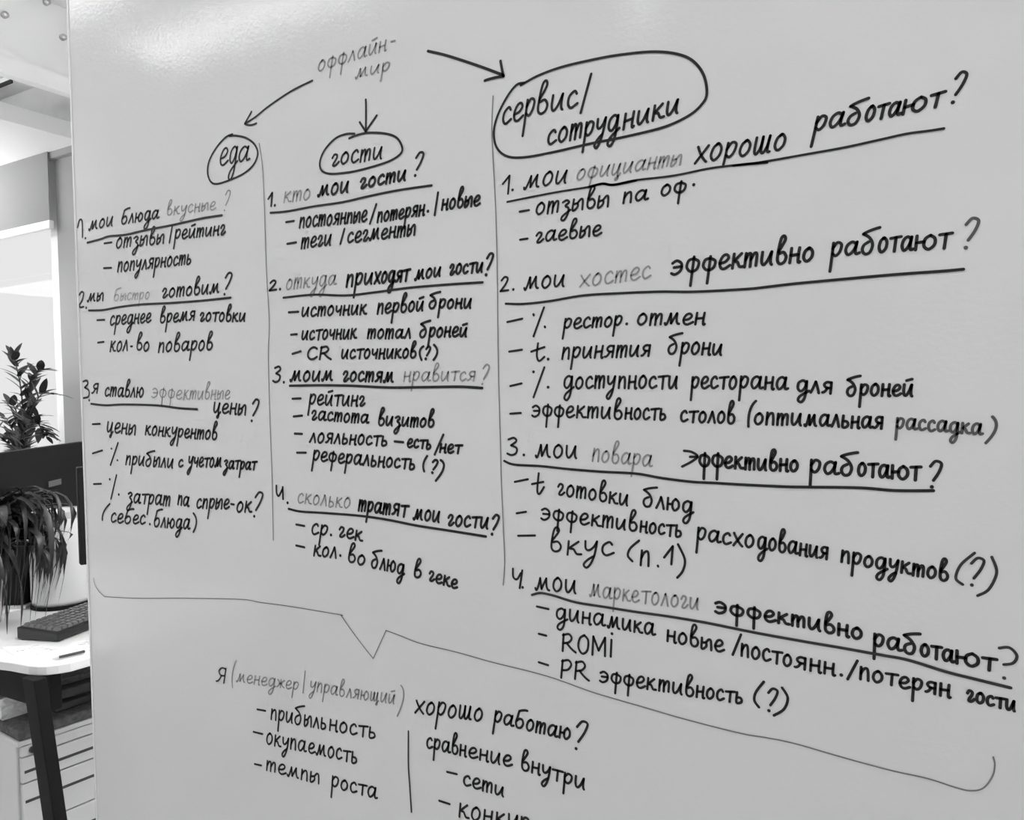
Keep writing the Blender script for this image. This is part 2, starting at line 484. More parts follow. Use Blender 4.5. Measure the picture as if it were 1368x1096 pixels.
line([[(130, 428), (140, 427.5)], ('среднее', [(147, 435), (201.5, 430.5)], 12), ('время', [(213.5, 432), (260.5, 428)], 12), ('гоТовки', [(267, 429.5), (328, 429.5)], 11.5)], wd=N)
line([[(131, 458), (139, 457)], ('кол', [(147, 470), (171, 469)], 14), [(175, 463), (177, 463)], ('во', [(182, 467.5), (199.5, 470)], 12), ('поваров', [(211.5, 470.5), (284, 467.5)], 12.5)], wd=N)
line([[(111.5, 510), (116, 508.7), (117.5, 513), (113.5, 518)], [(113.5, 518), (119, 522), (118.5, 530), (112, 532)], [(119.5, 535)], ('я', [(123, 526.5), (131.5, 525.5)], 12), ('ставлю', [(140, 529.5), (192, 531)], 12)], wd=N)
grey([('эффе|ктивные', [(202.5, 531), (245, 534), (307, 533)], 12)], .0022)
line([('цены', [(285, 551.5), (329, 554.5)], 13), ('?', [(335, 563), (344, 563)], 15.5)], wd=N)
rule([(122, 539.7), (142, 541.7), (166, 540.7), (210.5, 542), (240.6, 545.7), (263.7, 547)])
line([[(124, 567), (134, 566.5)], ('цены', [(142.6, 577.5), (181.5, 581)], 13), ('конкурентов', [(194, 581), (290, 588)], 12)], wd=N)
line([[(124, 606), (137, 602)], [(158, 592), (148, 621.5)], [(149, 599.5), (149.4, 599.8)], [(157, 615), (157.4, 615.3)], ('приБыли', [(168, 620.5), (231.5, 625.5)], 12), ('с', [(238.5, 624), (244.5, 624)], 10), ('учеТом', [(251.5, 623), (296, 624.5)], 12), ('заТраТ', [(299, 626), (342, 628)], 10.5)], wd=N)
line([[(125.5, 647), (135.5, 646.6)], [(156, 635), (148.6, 666.7)], [(147, 640.6)], [(159, 661)], ('заТрат', [(170, 671.5), (227.5, 676.5)], 13), ('па', [(237.5, 674), (252.5, 677.5)], 12), ('спрые', [(262.5, 679), (306, 680)], 13), [(309, 673.7), (313, 674.3)], ('ок', [(316, 684), (336, 685)], 14), ('?', [(338, 691), (349, 690)], 18)], wd=N)
line([[(147, 673.5), (139, 684), (137, 695)], ('себес', [(148, 698), (194, 701)], 12), [(200.5, 700.5)], ('блюда', [(205.5, 703.5), (253.5, 707.5)], 13), [(258.7, 686), (262.7, 697), (258.7, 711)]], wd=N)

# middle column
D = 0.0038
line([[(358.7, 266), (364, 258)], [(364, 258), (362.5, 275.5)], [(367.5, 274.5)], ('мои', [(425, 263), (466, 257)], 14, 1.15), ('гости', [(481, 252.5), (542.5, 240.5)], 13, 1.15), ('?', [(553, 236), (564, 233)], 16)], wd=D)
grey([('кто', [(379, 271), (414.5, 267)], 14)], .0026)
rule([(361.7, 284.5), (385, 282.5), (420, 276), (457.5, 270.5), (495, 262), (532.5, 254.5), (577, 248)], .0036)
line([[(382.5, 297), (393, 295.5)], ('постоянпые', [(400, 305), (490, 296)], 14), [(503, 273), (494.5, 299)], ('потерян', [(504, 297.5), (567, 287)], 13.5), [(572, 282.5)], [(585.5, 257.5), (581, 287.5)], ('новые', [(590, 280.5), (641, 275)], 14)], wd=D)
line([[(384, 326), (396, 324)], ('теги', [(402.5, 332), (442.5, 327.5)], 14), [(460.5, 306), (455, 326)], ('сегменты', [(464, 325), (555, 314)], 14)], wd=D)
line([('2', [(359.5, 389), (370, 388)], 8.7), [(374.5, 386.5)], ('при|ходяТ', [(462.5, 383.5), (500, 379.5), (546, 375)], 15, 1.15), ('мои', [(554.5, 374.5), (589, 369)], 13), ('госТи', [(600.5, 367.5), (645, 363.5)], 13), ('?', [(648, 368), (657, 366)], 15)], wd=D)
grey([('откуда', [(382, 387.5), (449, 381)], 14)], .0026)
rule([(379, 398), (420, 394), (462.5, 395), (500, 391), (545, 385), (595, 380.7), (645, 377.5)], .0036)
line([[(386, 417.5), (399, 416.7)], ('источник', [(403, 423.5), (489.5, 420)], 12.5), ('первой', [(504, 419.5), (566, 415)], 13), ('Брони', [(573, 412.5), (630, 412)], 12.5)], wd=D)
line([[(389, 447.5), (397, 446.7)], ('исТочник', [(403, 454.5), (476, 452.5)], 12.5), ('тотал', [(491, 452.5), (549, 452)], 12), ('Броней', [(560.5, 451), (624, 449.5)], 12.5)], wd=D)
line([[(391, 473), (402, 469.5)], ('CR', [(410, 480), (442.5, 480)], 11), ('исТочников', [(456, 479.5), (556, 478.5)], 12), [(566, 463), (561, 470), (563.5, 481)], ('?', [(568, 480), (574, 480)], 9.5), [(580, 461), (584.5, 470), (579.5, 481)]], wd=D)
line([('3', [(364.5, 511), (374.5, 511)], 12.5), [(379.5, 511)], ('моим', [(388, 509.5), (445, 509)], 13, 1.1), ('гостям', [(458, 509.5), (526, 510.5)], 13, 1.1)], wd=D)
grey([('нравиТся', [(539, 509.5), (635, 509)], 12.5), ('?', [(643, 514), (652, 514)], 14)], .0025)
rule([(387.5, 515.7), (427.5, 515), (470, 515.7), (520, 518), (570, 517.5), (615, 517), (644.5, 518.7)], .004)
line([[(391, 533), (402, 532.5)], ('рейТинг', [(413, 541), (487.5, 542.5)], 13)], wd=D)
line([[(392.5, 556.7), (404, 555.5)], ('гастота', [(416, 561), (492.5, 566)], 11.5), ('визитов', [(505, 568.5), (580, 571)], 12)], wd=D)
line([[(394, 579.5), (404, 580)], ('лояльносТь', [(414, 591), (517.5, 596)], 12.5), [(527.5, 590), (539, 591)], ('есТь', [(544, 597.5), (576, 600)], 11), [(592.5, 581), (581, 607.5)], ('неТ', [(587.5, 604), (616, 606)], 11)], wd=D)
line([[(397, 605), (409, 605)], ('реферальносТь', [(418, 615.5), (554.5, 627.5)], 13), [(571, 609.5), (566, 620), (567, 630)], ('?', [(576.5, 632), (584, 633)], 10), [(589, 615), (593, 625), (582.5, 642.5)]], wd=D)
line([[(369.5, 649), (370, 659), (373, 662.5), (378, 653)], [(378, 651), (378.5, 667)], [(384.5, 672)], ('трат|яТ', [(479, 682.5), (524, 688), (544, 691)], 14, 1.1), ('мои', [(552.5, 694.5), (587.5, 697.5)], 14), ('госТи', [(598, 702), (652.5, 706.5)], 14), ('?', [(656, 714.5), (665, 715)], 15)], wd=D)
grey([('сколько', [(397.5, 672), (468, 680)], 13.5)], .0026)
rule([(386, 680), (402.5, 683.7), (432.5, 685.5), (482.5, 689.5), (520, 695), (557.5, 702.5), (602.5, 709.5), (649.5, 717)], .0038)
line([[(396, 701), (407, 703)], ('ср', [(416, 714), (438, 716.5)], 14), [(442.5, 715)], ('гек', [(452.5, 717), (484, 723)], 13)], wd=D)
line([[(396, 729), (407, 731.5)], ('кол', [(419, 742.5), (450, 746)], 13.5), [(455, 742.5)], ('во', [(464.5, 750.5), (488, 756)], 13), ('Блюд', [(496, 758), (540, 768)], 14), ('в', [(552.5, 771), (563, 772)], 13), ('геке', [(573, 775), (611, 787)], 12)], wd=D)

# wide column
B = 0.0031
line([[(672, 246), (681, 235)], [(681, 235), (679, 259)], [(685, 254)], ('мои', [(700, 252.5), (757.5, 244.5)], 17.5), ('хоРошо', [(927.5, 219), (1049, 200)], 22, 1.05), ('раБ|оТа|ЮТ', [(1087, 176), (1155, 163.5), (1205, 153), (1258, 141.5)], 19, 1.1), ('?', [(1270, 138), (1286, 136)], 21)], wd=B, slant=.2)
grey([('официанты', [(769.5, 241.5), (910, 220)], 15)], .0024, slant=.25)
rule([(678, 270), (712.5, 263), (750, 256), (787.5, 250), (805, 245.5), (820, 247), (850, 241), (900, 235), (950, 225), (992, 220), (1017, 217), (1080, 206), (1130, 197), (1180, 186), (1212, 179), (1242, 175), (1261, 172)], .0027)
rule([(787.5, 250), (805, 245.8), (820, 247.3), (850, 241.5)], .0032)
rule([(980, 221.5), (1000, 219.5), (1025, 217.3)], .0031)
line([[(694.5, 283), (707, 281)], ('отзывы', [(715.5, 287), (814, 276)], 15.5), ('па', [(832, 271.5), (865.5, 267)], 14), ('оф', [(882.5, 262), (917, 256.5)], 14), [(927, 247)]], wd=B)
line([[(695, 320.5), (705, 319)], ('гаевые', [(715.5, 325), (803, 314)], 13.5)], wd=B)
line([('2', [(668, 390), (680, 389)], 12.5), [(686, 387)], ('мои', [(700.5, 387), (755, 383)], 16.5), ('эфф|ек|тивно', [(896, 368), (960, 360.5), (994, 357), (1087, 349)], 18.5, 1.15), ('раБ|оТа|ЮТ', [(1110, 344), (1173, 338), (1222, 334.5), (1269, 332)], 18.5, 1.05)], wd=B, slant=.1)
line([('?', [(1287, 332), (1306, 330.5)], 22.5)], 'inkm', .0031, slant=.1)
grey([('хостес', [(774, 384), (869, 372)], 16)], .0024)
rule([(676, 406), (700, 406.3), (735, 402.5), (780, 395), (830, 392), (880, 390), (930, 390), (997, 386.5), (1022, 384), (1065, 379), (1135, 372.5), (1197, 367), (1260, 362.5), (1287, 360)], .0032)
line([[(678, 430.5), (698, 426)], [(727, 411), (713, 449.5)], [(712.8, 420), (713.3, 421.5)], [(728, 436.5), (728.5, 437.5)], ('рестор', [(753, 440), (831, 435.5)], 13.5), [(837.5, 433)], ('отмен', [(851, 434.5), (942, 433.5)], 15)], wd=B)
line([[(680.5, 470), (697.5, 467.5)], [(719, 459), (717.5, 475), (720.5, 482.5), (727.5, 477)], [(710, 470), (727.5, 464)], [(732.5, 480)], ('принятия', [(750.5, 479.5), (869, 476)], 15), ('Брони', [(892, 473), (965, 474.5)], 15)], wd=B)
line([[(682, 516), (697, 512.5)], [(727.5, 491), (713, 531)], [(713, 497)], [(732.5, 517.5)], ('досту|пносТи', [(753, 519), (826, 519), (906, 519.5)], 16), ('ресТо|рана', [(923.5, 519.5), (988, 519.5), (1052.5, 521)], 16), ('для', [(1064.5, 523), (1112.5, 526.5)], 15), ('Броней', [(1131, 528.5), (1220, 529.5)], 15)], wd=B, slant=.06)
line([[(682, 553), (696, 552)], ('эффе|ктив|носТь', [(710.5, 556.5), (770, 558), (835, 560), (890, 561)], 15), ('сТолов', [(909, 563.5), (982, 566)], 15), [(1010, 536), (1002, 549), (1000, 570)], ('опти|мальная', [(1007.5, 567), (1075, 569), (1180, 573)], 15)], wd=B, slant=.06)
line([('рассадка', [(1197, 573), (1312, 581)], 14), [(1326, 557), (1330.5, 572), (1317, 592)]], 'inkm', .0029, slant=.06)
line([('3', [(678, 608), (692, 608)], 15), [(700, 608)], ('мои', [(716, 611), (772, 613)], 17), [(914, 602.5), (924, 604), (932, 610), (924, 617), (911.5, 623.5)], [(922, 610.5), (932, 610.5)], ('ф', [(934, 624), (949, 624.5)], 17, 1.15), ('ф', [(951, 624.5), (967, 625)], 17, 1.15), ('ект|ивно', [(968, 625), (1012, 628), (1067, 630.5)], 15, 1.15), ('раБ|оТа|ЮТ', [(1082, 632.5), (1146, 636), (1191, 639), (1229, 642)], 17, 1.1), ('?', [(1242, 651), (1259, 651)], 20)], wd=B, slant=.02)
grey([('повара', [(791, 616.5), (871, 624)], 16)], .0024)
rule([(674, 616), (687.5, 621), (722.5, 623), (760, 627), (805, 630.5), (850, 633), (885, 639), (925, 644), (955, 645.5), (997, 648), (1050, 650.5), (1082, 651), (1150, 652), (1195, 655.5), (1247, 655.7)], .0033)
line([[(688, 644), (705.5, 640.5)], [(720, 632.5), (718, 655), (721, 660), (727, 651)], [(711, 647), (726, 644)], ('гото|вки', [(745, 661), (800, 669.5), (840, 676)], 14.5), ('Блюд', [(859, 676), (926, 686)], 15)], wd=B, slant=.06)
line([[(690.5, 686), (703, 684)], ('эффе|ктив|носТь', [(722.5, 694), (790, 702), (855, 711), (911, 718)], 14.5), ('расхо|дования', [(931, 722), (1012, 733), (1106.5, 747.5)], 16), ('продуктов', [(1123.5, 751), (1267, 777)], 15)], wd=B, slant=.06)
line([[(1302, 739), (1283.5, 755), (1277, 772.5), (1286, 781)], ('?', [(1295, 783), (1314, 783)], 20), [(1325, 744.5), (1331.5, 765), (1321, 787.5), (1306, 796)]], 'inkf', .0028, slant=.08)
line([[(692.5, 716), (715, 715.7)], ('в', [(734.5, 736), (751, 738)], 17), ('кус', [(757, 741), (820, 743)], 19), [(854, 722.5), (842.5, 732.5), (839, 742.5), (845, 750)], ('п', [(855, 755.5), (869, 757)], 19), [(879, 756), (879.4, 757)], [(887.5, 745), (899, 730)], [(899, 730), (897, 754)], [(906, 727.5), (915, 747.5), (912.5, 762.5), (905, 772)]], wd=B, slant=.05)
line([[(685.5, 760), (686, 771), (691, 774), (696, 766)], [(698, 762.5), (694.5, 786)], [(698.5, 785)], ('мои', [(715.5, 788), (771, 793.5)], 17.5), ('эфф|ект|ивно', [(955, 818.5), (1021, 829), (1080, 840), (1153, 855)], 14.5, 1.15), ('раБ|оТа|ЮТ', [(1167, 863.5), (1230, 876), (1277, 886.5), (1330, 897)], 16.5, 1.1)], wd=B, slant=.0)
line([[(1335, 866), (1348.5, 865.5), (1358.5, 876), (1353.5, 886), (1341, 888)], [(1341.5, 906)]], 'inkf', .0028)
grey([('марке|Тологи', [(788, 797), (857, 806), (934, 814.5)], 16)], .0024, slant=.05)
rule([(711, 795), (722.5, 792.5), (740, 796), (770, 805), (807.5, 811), (845, 817), (895, 824), (945, 832.5), (1012, 846), (1076, 857.5), (1126, 866), (1176, 875), (1213.5, 882), (1263.5, 897.5), (1301, 907), (1350, 919)], .0033, 'inkf')
line([[(717.5, 810.5), (733, 814)], ('дина|мика', [(743, 826.5), (812, 838), (875, 849.5)], 15), ('новые', [(891, 856.5), (967, 872)], 15), [(990, 848), (979, 875)], ('посТо|янн', [(990, 876), (1062, 892), (1116, 903)], 16), [(1124, 902)], [(1145.5, 883), (1132.5, 907.5)], ('поТерян', [(1148.5, 907), (1270, 932)], 15.5), ('госТи', [(1292, 936), (1357, 951)], 13.5)], 'ink', B, slant=.02)
line([[(720, 847), (730, 849.5)], ('ROMI', [(751, 870), (821, 878)], 16)], wd=B, slant=.02)
line([[(720, 885), (732.5, 889)], ('PR', [(749, 905.5), (787, 910)], 16), ('эффек|тив|носТь', [(801, 911), (880, 923), (930, 931.5), (992.5, 940.5)], 14.5), [(1020.5, 911), (1010, 925), (1008, 936), (1014, 945)], ('?', [(1025, 950), (1039, 951)], 16), [(1045, 919), (1052.5, 932.5), (1047.5, 947.5), (1034, 956)]], wd=B, slant=.05)

# lowest notes
line([('я', [(289, 911), (302, 913)], 20)], wd=.003)
grey([[(316, 883), (311, 899.5), (311, 919)], ('менеджер', [(316, 910.5), (399, 922.5)], 11), [(408, 897), (405, 926)], ('управ|ляющий', [(414, 922), (463, 932), (527.5, 941)], 12), [(536, 916), (539.5, 932), (531, 957)]], .0024)
line([('хорошо', [(554, 952.5), (645, 964.5)], 17), ('работаю', [(660, 965), (762.5, 989.5)], 14.5), ('?', [(767, 1001), (783, 1001)], 20)], wd=B * 1.1)
line([[(344, 948), (355, 950)], ('приБыль|носТь', [(362, 961), (440, 976), (502.5, 987)], 14)], wd=B * 1.1, slant=.05)
line([[(339, 978), (351, 981)], ('окупа|емосТь', [(356, 994), (412, 1005.5), (477.5, 1020.5)], 14)], wd=B * 1.1, slant=.05)
line([[(340.5, 1021), (349.5, 1023)], ('темпы', [(356, 1029), (427.5, 1047.5)], 13), ('росТа', [(443, 1051), (504, 1068)], 14)], wd=B * 1.1, slant=.05)
line([('сравн|ение', [(570, 999), (626, 1012), (684, 1025)], 14.5), ('вну|Три', [(696, 1028), (738, 1041), (782.5, 1056)], 14.5)], wd=B * 1.1, slant=.05)
line([[(597.5, 1031.5), (610.5, 1034.5)], ('сети', [(619, 1049), (674, 1065)], 13)], wd=B * 1.1, slant=.05)
line([[(587, 1070), (601, 1074.5)], ('конкур', [(613, 1091), (708, 1112)], 17)], wd=B * 1.1, slant=.05)

# ------------------------------------------------------------------ the room
X0, X1, Y0, Y1, ZC = -6.5, 3.4, -4.0, 1.62, 3.3


def struct(name, bm, m, label=None, **k):
    o = obj(name, bm, m, **k)
    o['kind'] = 'structure'
    return o


struct('floor', bx(X0, Y0, -0.1, X1, Y1, 0.0), M['floor'])
struct('ceiling', bx(X0, Y0, ZC, X1, Y1, ZC + 0.1), M['ceil'])
struct('wall_right', bx(X1, Y0, 0, X1 + 0.15, Y1, ZC), M['wall'])
struct('wall_left', bx(X0 - 0.15, Y0, 0, X0, Y1, ZC), M['wall'])
# wall behind the photographer with two wide windows
bm = bmesh.new()
T = 0.2
for a in ((X0, 0, X1, 0.9), (X0, 2.7, X1, ZC), (X0, 0.9, -3.6, 2.7), (-1.0, 0.9, 1.2, 2.7), (3.1, 0.9, X1, 2.7)):
    box(bm, a[0], Y0 - T, a[1], a[2], Y0, a[3])
struct('wall_front', bm, M['wall'])
# window wall
wr = on(67, 380, 1, Y1).x
wl = wr - 3.2
bm = bmesh.new()
for a in ((X0, 0, X1, 0.85), (X0, 3.05, X1, ZC), (X0, 0.85, wl, 3.05)):
    box(bm, a[0], Y1, a[1], a[2], Y1 + T, a[3])
struct('wall_back', bm, M['wall'])
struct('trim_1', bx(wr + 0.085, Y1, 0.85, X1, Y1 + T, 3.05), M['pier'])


def window(n, x0, x1, y, z0, z1, mull, out):
    root = empty('window_%d' % n, ((x0 + x1) / 2, y, z0))
    root['kind'] = 'structure'
    bm = bmesh.new()
    t = 0.10 if n == 1 else 0.06
    L = (x1 - x0) / 2
    H = z1 - z0
    ys = sorted((0.02 * out, 0.09 * out))
    for a in ((-L, 0, L, t), (-L, H - t, L, H), (-L, t, -L + t, H - t), (L - t, t, L, H - t)):
        box(bm, a[0], ys[0], a[1], a[2], ys[1], a[3])
    for k in mull:
        box(bm, k - x0 - L - t / 2, ys[0], t, k - x0 - L + t / 2, ys[1], H - t)
    obj('window_frame', bm, M['frame'], root, bevel=0.004)
    obj('window_pane', bx(-L + t, 0.05 * out - 0.004, t, L - t, 0.05 * out + 0.004, H - t), M['glass'], root)
    return root


window(1, wl, wr + 0.085, Y1, 0.85, 3.05, [wl + 1.4], 1)
window(2, -3.6, -1.0, Y0, 0.9, 2.7, [-2.3], -1)
window(3, 1.2, 3.1, Y0, 0.9, 2.7, [2.15], -1)
sill = struct('trim_2', bx(wl - 0.05, Y1 - 0.34, 0.82, wr + 0.1, Y1 - 0.001, 0.85), M['frame'], bevel=0.004)

# roller blind half lowered over the window
zb = on(35, 308, 1, Y1 - 0.04).z
blind = empty('roller_blind', (wr - 0.1, Y1 - 0.04, zb))
tag(blind, 'grey roller blind part lowered over the bright window, white bottom bar', 'blind')
b0 = on(-260, 300, 1, Y1 - 0.04).x - wr + 0.1
b1 = on(67, 300, 1, Y1 - 0.04).x - wr + 0.1
obj('blind_cloth', bx(b0, -0.002, 0.02, b1, 0.002, 3.0 - zb), M['blind'], blind)
obj('bottom_bar', bx(b0 - 0.01, -0.014, -0.02, b1 + 0.015, 0.014, 0.025), M['frame'], blind, bevel=0.005)
obj('blind_tube', tube(bmesh.new(), [(b0, 0, 3.0 - zb), (b1, 0, 3.0 - zb)], 0.025, 16), M['frame'], blind, smooth=False)

# lowered ceiling slab by the window, hung rail with a glazed panel, bare concrete above
zs = on(47, 213, 1, Y1).z
xs = on(40, 170, 2, zs).x
struct('trim_3', bx(X0, 0.2, zs, xs, Y1, zs + 0.085), M['ceil'])
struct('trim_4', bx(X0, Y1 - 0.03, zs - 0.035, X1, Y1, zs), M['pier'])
struct('trim_5', bx(X0, Y1 - 0.02, zs + 0.085, X1, Y1, ZC), M['conc'])
ZR = 2.9
xr = on(45, 110, 2, ZR).x
struct('trim_6', bx(xr - 0.05, 0.0, ZR, xr, Y1 - 0.021, ZR + 0.075), M['ceil'])
gp = empty('glass_panel', (xr - 0.02, 0.8, ZR + 0.075))
tag(gp, 'pale frosted glass panel with round fixings above the hung white rail', 'glass panel')
obj('pane', bx(-0.006, -0.7, 0, 0.006, 0.78, ZC - ZR - 0.075), M['frost'], gp)
for px, py in ((60, 4), (4, 21), (82, 51)):
    p = on(px, py, 0, xr - 0.02) - gp.location
    bm = lathe(bmesh.new(), [(0.014, 0), (0.014, 0.018), (0.010, 0.024)], seg=20)
    o = obj('fixing', bm, M['metal'], gp, smooth=True)
    o.rotation_euler = (0, math.pi / 2, 0)
    o.location = (0.006, p.y, p.z)
pl = on(26, 111, 2, 3.0)
lp = empty('pendant_lamp', (pl.x - 0.6, pl.y + 0.02, 3.0))
tag(lp, 'slim white pendant lamp hung beyond the white rail near the ceiling', 'lamp')
obj('lamp_housing', bx(-0.6, -0.05, 0.0, 0.6, 0.05, 0.035), M['frame'], lp, bevel=0.004)
obj('lamp_edge', bx(-0.6, -0.054, -0.01, 0.6, -0.05, 0.01), M['mon'], lp)
for k in (-0.4, 0.4):
    obj('hanger', tube(bmesh.new(), [(k, 0, 0.035), (k, 0, ZC - 3.0)], 0.012, 10), M['frame'], lp)

# pendant lamps shining up and down, most of them unseen and added for light: x, y, height, length, width, diffuser
lamps = [(-3.9, -0.85, 2.9, 1.2, 0.6, 'lampf'), (-2.6, -0.42, 2.9, 1.2, 0.6, 'lampf'), (-4.6, -1.7, 2.9, 1.2, 0.6, 'lampf'), (1.3, -0.95, 2.9, 1.2, 0.6, 'lampw'), (2.65, -0.9, 2.9, 1.2, 0.6, 'lampw'), (2.65, -2.5, 2.9, 1.2, 0.6, 'lampf'), (-5.2, -2.7, 2.9, 1.2, 0.6, 'lampf'),
         (-0.85, -1.20, 2.9, 1.15, 0.2, 'lampd'), (-1.65, -0.74, 2.9, 1.3, 0.2, 'lampd'),  # this pair is inferred from reflections on the board
         (-3.9, 0.3, 2.3, 1.2, 0.5, 'lamp'), (-3.95, 0.98, 2.3, 1.2, 0.5, 'lamp'), (0.05, 0.75, 2.3, 1.2, 0.5, 'lamp'), (1.4, 0.85, 2.3, 1.2, 0.5, 'lamp'), (0.35, 0.5, 2.85, 1.2, 0.5, 'lamp'), (-3.5, -0.1, 2.9, 1.2, 0.5, 'lamp')]
for x, y, z, ln, wd_, mt in lamps:
    r = empty('ceiling_fill_lamp', (x, y, z))
    tag(r, 'flat white unseen lamp, most of the set added to light board and office', 'lamp', 'unseen hung lamps, most added for light')
    a, b = ln / 2, wd_ / 2
    obj('lamp_housing', bx(-a - .02, -b - .02, -0.02, a + .02, b + .02, 0.02), M['frame'], r, bevel=0.004)
    obj('diffuser', bx(-a, -b, -0.026, a, b, -0.019), M[mt], r)
    obj('diffuser', bx(-a, -b, 0.019, a, b, 0.026), M[mt], r)
    for k in (-0.5, 0.5):
        obj('hanger', tube(bmesh.new(), [(k, 0, 0.02), (k, 0, ZC - z)], 0.003, 6), M['metal'], r)
sp_ = empty('spot_lamp', (0.46, -1.93, ZC))
tag(sp_, 'small round spot lamp below the ceiling', 'lamp')
obj('lamp_housing', lathe(bmesh.new(), [(0.06, -0.42), (0.065, -0.40), (0.065, -0.3), (0.02, -0.28), (0.02, 0)], seg=24), M['frame'], sp_)
obj('diffuser', lathe(bmesh.new(), [(0.045, -0.425), (0.05, -0.419)], seg=24), M['lamp'], sp_)

# ------------------------------------------------------------------ desk
ZD = 0.74
edge = [(-160, 859), (-100, 868), (-50, 876), (0, 883.5), (14, 885.2), (26, 887.5), (38, 889.6), (50, 890.6), (62, 890.3), (78, 888.4), (94, 885.7), (106, 882.4), (119, 878.7)]
pts = [(p.x, p.y) for p in (on(a, b, 2, ZD) for a, b in edge)]
last = pts[-1]
pts += [(last[0] + 0.13, last[1] + 0.30), (last[0] + 0.30, 1.24), (pts[0][0], 1.24)]
desk = empty('desk', (sum(p[0] for p in pts) / len(pts), 0.75, 0))
tag(desk, 'white topped office desk with wavy front edge on slanted black legs', 'desk')
dl = desk.location
obj('desk_top', prism(bmesh.new(), [(p[0] - dl.x, p[1] - dl.y) for p in pts], ZD - 0.026, ZD), M['desk'], desk, bevel=0.003)


def leg(p_top, p_foot, wd, th, ang):
    d = (p_top - p_foot)
    a = Vector((math.cos(ang), math.sin(ang), 0)) * wd / 2
    b = Vector((-math.sin(ang), math.cos(ang), 0)) * th / 2
    bm = bmesh.new()
    v = [bm.verts.new(q + s1 * a + s2 * b - dl) for q in (p_foot, p_top) for s1, s2 in ((-1, -1), (1, -1), (1, 1), (-1, 1))]
    for f in ((3, 2, 1, 0), (4, 5, 6, 7), (0, 1, 5, 4), (1, 2, 6, 5), (2, 3, 7, 6), (3, 0, 4, 7)):
        bm.faces.new([v[i] for i in f])
    return obj('leg', bm, M['black'], desk, bevel=0.003)


top = on(46, 905, 2, ZD - 0.026)
dt = (top - CAM).dot(CF)
foot = at(97.5, 1271, dt)
foot.z = 0.0
leg(top, foot, 0.060, 0.035, YAW - math.pi / 2 + math.pi / 2 * 0 + 0.5)
t2 = on(112, 893, 2, ZD - 0.026) + Vector((-0.12, 0.42, 0))
leg(t2, Vector((t2.x + 0.12, t2.y + 0.1, 0)), 0.060, 0.035, 0.5)
t3 = Vector((pts[0][0] + 0.12, 0.42, ZD - 0.026))
leg(t3, Vector((t3.x - 0.08, t3.y - 0.06, 0)), 0.060, 0.035, 0.5)
t4 = Vector((pts[0][0] + 0.12, 1.12, ZD - 0.026))
leg(t4, Vector((t4.x - 0.08, t4.y + 0.06, 0)), 0.060, 0.035, 0.5)
obj('frame_rail', bx(pts[0][0] + 0.1 - dl.x, 0.315 - dl.y, ZD - 0.135, top.x - 0.0 - dl.x, 0.345 - dl.y, ZD - 0.027), M['black'], desk)
obj('frame_rail', bx(pts[0][0] + 0.1 - dl.x, 1.10 - dl.y, ZD - 0.09, t2.x - dl.x, 1.14 - dl.y, ZD - 0.027), M['black'], desk)


# a second desk on the near side of the board; the gloss shows its white top
d2 = empty('desk', (-1.6, -0.85, 0))
tag(d2, 'white desk mirrored faintly in the glossy lower whiteboard', 'desk')
obj('desk_top', bx(-0.9, -0.4, ZD - 0.026, 0.93, 0.4, ZD), M['desk'], d2, bevel=0.003)
for fx in (-0.84, 0.84):
    for fy in (-0.34, 0.34):
        obj('leg', bx(fx - 0.03, fy - 0.02, 0, fx + 0.03, fy + 0.02, ZD - 0.026), M['black'], d2, bevel=0.003)


# ------------------------------------------------------------------ monitors
def monitor(P, ang, zb_, h, wd, label, off, badge=True):
    """P: one lower corner; the back plane runs from P along ang"""
    d = Vector((math.cos(ang), math.sin(ang), 0))
    c = Vector((P.x, P.y, 0)) + d * wd / 2
    r = empty('computer_monitor', (c.x, c.y, ZD), ang)
    tag(r, label, 'monitor')
    z0 = zb_ - ZD
    obj('casing', bx(-wd / 2, -0.014, z0, wd / 2, 0.014, z0 + h), M['mon'], r, bevel=0.004)
    obj('screen', bx(-wd / 2 + 0.008, 0.014, z0 + 0.014, wd / 2 - 0.008, 0.0155, z0 + h - 0.008), M['screen'], r)
    if badge:
        obj('badge', bx(off - 0.06, -0.0155, z0 + h * 0.48, off + 0.05, -0.014, z0 + h * 0.48 + 0.022), M['badge'], r)
    obj('stand_neck', bx(-0.03, -0.045, 0.012, 0.03, -0.014, z0 + h * 0.45), M['mon'], r, bevel=0.003)
    obj('stand_base', bx(-0.11, -0.11, 0.0, 0.11, 0.07, 0.012), M['mon'], r, bevel=0.003)
    return r


DM = 3.35
pr_ = at(110, 640, DM)
hd = math.radians(127.7)
zt_ = at(108, 590, DM).z
zb2 = at(111, 684, DM).z
wdm = 0.74
left_end = pr_ - Vector((math.cos(hd), math.sin(hd), 0)) * wdm
mdir = Vector((math.cos(hd), math.sin(hd), 0))
mnrm = Vector((mdir.y, -mdir.x, 0))
rv = ray(68.5, 637)
qb = CAM + rv * ((left_end - CAM).dot(mnrm) / rv.dot(mnrm))
mon1 = monitor(left_end, hd, zb2, zt_ - zb2, wdm, 'black monitor seen from behind with a small grey badge', (qb - left_end).dot(mdir) - wdm / 2)
p2 = at(104, 690, 2.3)
z2t, z2b = at(104, 624, 2.3).z, at(112, 755, 2.3).z
monitor(p2, math.radians(66), z2b, z2t - z2b, 0.55, 'black monitor edge half hidden behind the whiteboard', 0, False)

